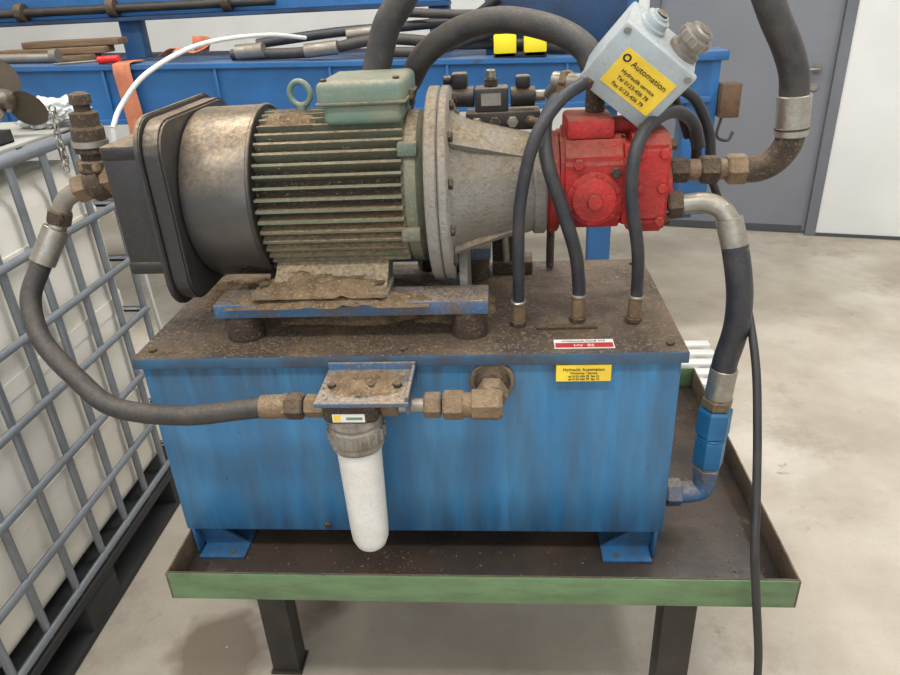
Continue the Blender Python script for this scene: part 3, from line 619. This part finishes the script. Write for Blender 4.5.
prism("top_beam",[(-3.2,1.49),(.45,1.475),(.45,1.60),(-3.2,1.62)],'y',2.45,2.55,Mblueb,mf,.006)
prism("top_beam_ledge",[(-3.2,1.475),(.45,1.46),(.45,1.478),(-3.2,1.493)],'y',2.38,2.6,Mblued,mf,.003)
cyl("drive_shaft",(-3.2,2.40,1.53),(-.35,2.40,1.52),.02,Mleg,mf); 
for i,x in enumerate((-1.6,-1.15,-.6)): lathe("shaft_collar_%d"%i,(x,2.40,1.525),(1,0,0),[(0,.02),(.004,.04),(.04,.04),(.044,.02)],Mgreasy,mf,20)
for i,x in enumerate((-2.4,-1.1,.4)): box("upright_%d"%i,(x-.05,2.46,0),(x+.05,2.54,1.62),Mblueb,mf,.005)
box("right_cabinet",(.62,2.1,1.24),(1.25,2.5,1.62),Mblueb,mf,.008); box("cabinet_panel",(.66,2.09,1.30),(1.2,2.1,1.60),Mblued,mf,.002)
box("end_column",(1.425,1.90,.60),(1.55,2.05,1.255),Mblueb,mf,.006); box("end_plate",(1.40,1.89,1.225),(1.575,2.06,1.262),Mblueb,mf,.004)
Mrb=mat("rusty_bracket",lin((110,84,62)),.6,.2,lin((60,48,40)),.7,16,bump=.2)
box("end_bracket",(1.553,1.86,1.01),(1.63,1.92,1.14),Mrb,mf,.004)
tube("bracket_hook",[(1.57,1.88,1.02),(1.555,1.87,.94),(1.60,1.87,.92),(1.62,1.88,.95)],.006,Mrub2,mf)
box("low_rail",(.6,1.92,.58),(1.50,2.02,.70),Mblueb,mf,.005)
box("leg_front_right",(1.06,1.93,0),(1.16,2.01,1.10),Mblueb,mf,.005); box("leg_front_left",(-2.3,1.93,0),(-2.2,2.01,1.10),Mblueb,mf,.005); box("leg_front_mid",(-.75,1.93,0),(-.65,2.01,1.10),Mblueb,mf,.005)
box("leg_foot",(.98,1.85,0),(1.3,2.1,.02),Mblueb,mf,.003)
def bz(x): return sl(x)+.016
g=group("hydraulic_hose_bundle")
tube("hose_a",[(-.45,2.0,bz(-.4)+.025),(-.1,1.97,bz(0)+.035),(.2,1.96,bz(0)+.07),(.5,2.0,bz(.5)+.05),(.72,2.1,bz(.7)+.04),(.95,2.0,bz(.9)+.025)],.022,Mrub,g)
tube("hose_b",[(-.35,2.05,bz(-.4)+.06),(0,2.05,bz(0)+.1),(.3,2.05,bz(0)+.11),(.55,2.1,bz(.5)+.14),(.68,2.06,bz(.7)+.22)],.02,Mrub3,g)
tube("hose_c",[(.15,1.95,bz(0)+.025),(.4,1.95,bz(.4)+.03),(.62,2.02,bz(.5)+.08),(.8,2.03,bz(.7)+.11),(1.0,2.02,bz(.9)+.03)],.02,Mrub,g)
tube("hose_d",[(.30,2.02,bz(.3)+.17),(.50,2.02,bz(.5)+.16),(.72,2.02,bz(.7)+.15),(.90,2.0,bz(.9)+.09),(1.05,2.0,bz(1)+.03)],.018,Mrub,g)
cyl("fitting_a",(-.12,1.95,bz(0)+.04),(.02,1.94,bz(0)+.05),.028,Msteel,g); cyl("fitting_b",(.05,2.0,bz(0)+.09),(.17,2.0,bz(0)+.1),.024,Msteel,g); cyl("fitting_c",(-.42,1.98,bz(-.4)+.035),(-.3,1.97,bz(-.4)+.04),.03,Msteel,g)
g=group("yellow_block"); box("block_body",(.655,1.90,bz(.7)),(.745,1.945,bz(.6)+.085),Myel2,g,.006); box("block_body_b",(.775,1.90,bz(.7)),(.865,1.945,bz(.7)+.08),Myel2,g,.006); box("block_base",(.655,1.90,bz(.7)),(.865,1.945,bz(.7)+.02),Mink,g,.002)
g=group("lashing_strap")
zt_=bz(-.9)
tube("strap_hang",[(-.88,2.02,zt_+.006),(-.88,1.90,zt_+.008),(-.88,1.872,zt_-.01),(-.875,1.868,zt_-.1),(-.87,1.868,zt_-.24),(-.88,1.86,zt_-.36)],.038,Morg,g,8,12,True,.003)
tube("strap_pile",[(-.75,2.0,zt_+.02),(-.68,1.98,zt_+.05),(-.6,1.98,zt_+.03),(-.54,2.0,zt_+.055),(-.62,2.03,zt_+.06)],.03,Morg,g,8,12,True,.004)
g=group("screwdriver"); cyl("handle",(-1.0,1.93,zt_+.02),(-.91,1.93,zt_+.022),.016,Mredp,g); cyl("blade",(-1.2,1.93,zt_+.012),(-1.0,1.93,zt_+.018),.005,Msteel,g)
g=group("timber_offcuts")
for i in range(3): box("plank_%d"%i,(-1.75+.12*i,2.14+.04*i,zt_+.03*i+.002),(-1.15+.05*i,2.24+.04*i,zt_+.03*i+.030),Mwood,g,.004)
g=group("white_cable")
tube("cable_body",[(-.10,1.90,bz(-.1)+.09),(-.2,1.7,bz(0)+.12),(-.33,1.4,1.405),(-.45,1.22,1.34),(-.53,1.15,1.25),(-.55,1.1,1.19)],.008,Mwhite,g,12,10)
tube("cable_tail",[(-.55,1.1,1.19),(-.56,1.08,1.0),(-.57,1.1,.6),(-.56,1.12,.2),(-.55,1.15,.01)],.008,Mwhite,g,8,10)
g=group("metal_pipe"); cyl("pipe_body",(-2.4,2.03,bz(-2.4)+.021),(-1.25,2.03,bz(-1.3)+.021),.02,Msteel,g); cyl("pipe_flange",(-1.26,2.03,bz(-1.2)+.03),(-1.23,2.03,bz(-1.2)+.03),.03,Msteel,g)
g=group("wooden_pallet")
for i in range(5): box("slat_%d"%i,(-.35,1.15+.17*i-.03,.12),(.45,1.25+.17*i-.03,.142),Mwood,g,.003)
for x in (-.35,.0,.35): box("stringer",(x,1.12,0),(x+.09,1.90,.12),Mwood,g,.003)
g=group("plastic_floor_grate")
for i in range(5): box("slat_%d"%i,(1.38,1.40+.085*i,.02),(1.60,1.45+.085*i,.045),Mlwh,g,.004)
for x in (1.38,1.48,1.57): box("runner",(x,1.40,0),(x+.03,1.79,.024),Mlwh,g,.003)
# ------------------------------------------------------------ recentre group origins
bpy.context.view_layer.update()
for g in groups:
    pts=[o.matrix_world@Vector(c) for o in g.k for c in o.bound_box]
    lo=Vector([min(p[i] for p in pts) for i in range(3)]); hi=Vector([max(p[i] for p in pts) for i in range(3)])
    c=Vector(((lo.x+hi.x)/2,(lo.y+hi.y)/2,lo.z)); g.e.location=c
    for o in g.k: o.location=o.location-c
# ------------------------------------------------------------ lights
def area(name,loc,sx,sy,e,rot=(0,0,0),c=(1,1,1)):
    l=bpy.data.lights.new(name,'AREA'); l.shape='RECTANGLE'; l.size=sx; l.size_y=sy; l.energy=e; l.color=c
    o=bpy.data.objects.new(name,l); col.objects.link(o); o.location=loc; o.rotation_euler=rot
area("ceiling_light",(.4,1.2,4.1),3.5,.4,108,c=(1,.99,.97)); area("ceiling_light",(.4,-1.6,4.1),3.5,.4,104,c=(1,.99,.97)); area("ceiling_light",(-2.4,.2,4.1),.4,3,72); area("ceiling_light",(3.2,.6,4.1),.4,3,66)
area("fill_light",(.5,-3.8,2.6),6,2.4,72,(math.radians(75),0,0),(.95,.98,1))  # large fill lamp added behind the camera; no window is modelled here
w=bpy.data.worlds.new("world"); scene.world=w; w.use_nodes=True; bg_=w.node_tree.nodes["Background"]; bg_.inputs[0].default_value=(.95,.98,1,1); bg_.inputs[1].default_value=.55
# ------------------------------------------------------------ camera
cam=bpy.data.cameras.new("camera"); cam.sensor_width=36; cam.lens=700.2/900*36; cam.clip_start=.02
co=bpy.data.objects.new("camera",cam); col.objects.link(co); scene.camera=co
th,yaw,roll=.4655,.0906,-.0559
Mx=Matrix.Rotation(yaw,4,'Z')@Matrix.Rotation(math.pi/2-th,4,'X')@Matrix.Rotation(roll,4,'Z'); Mx.translation=Vector((.6897,-1.1131,1.5416)); co.matrix_world=Mx
scene.view_settings.view_transform='Standard'
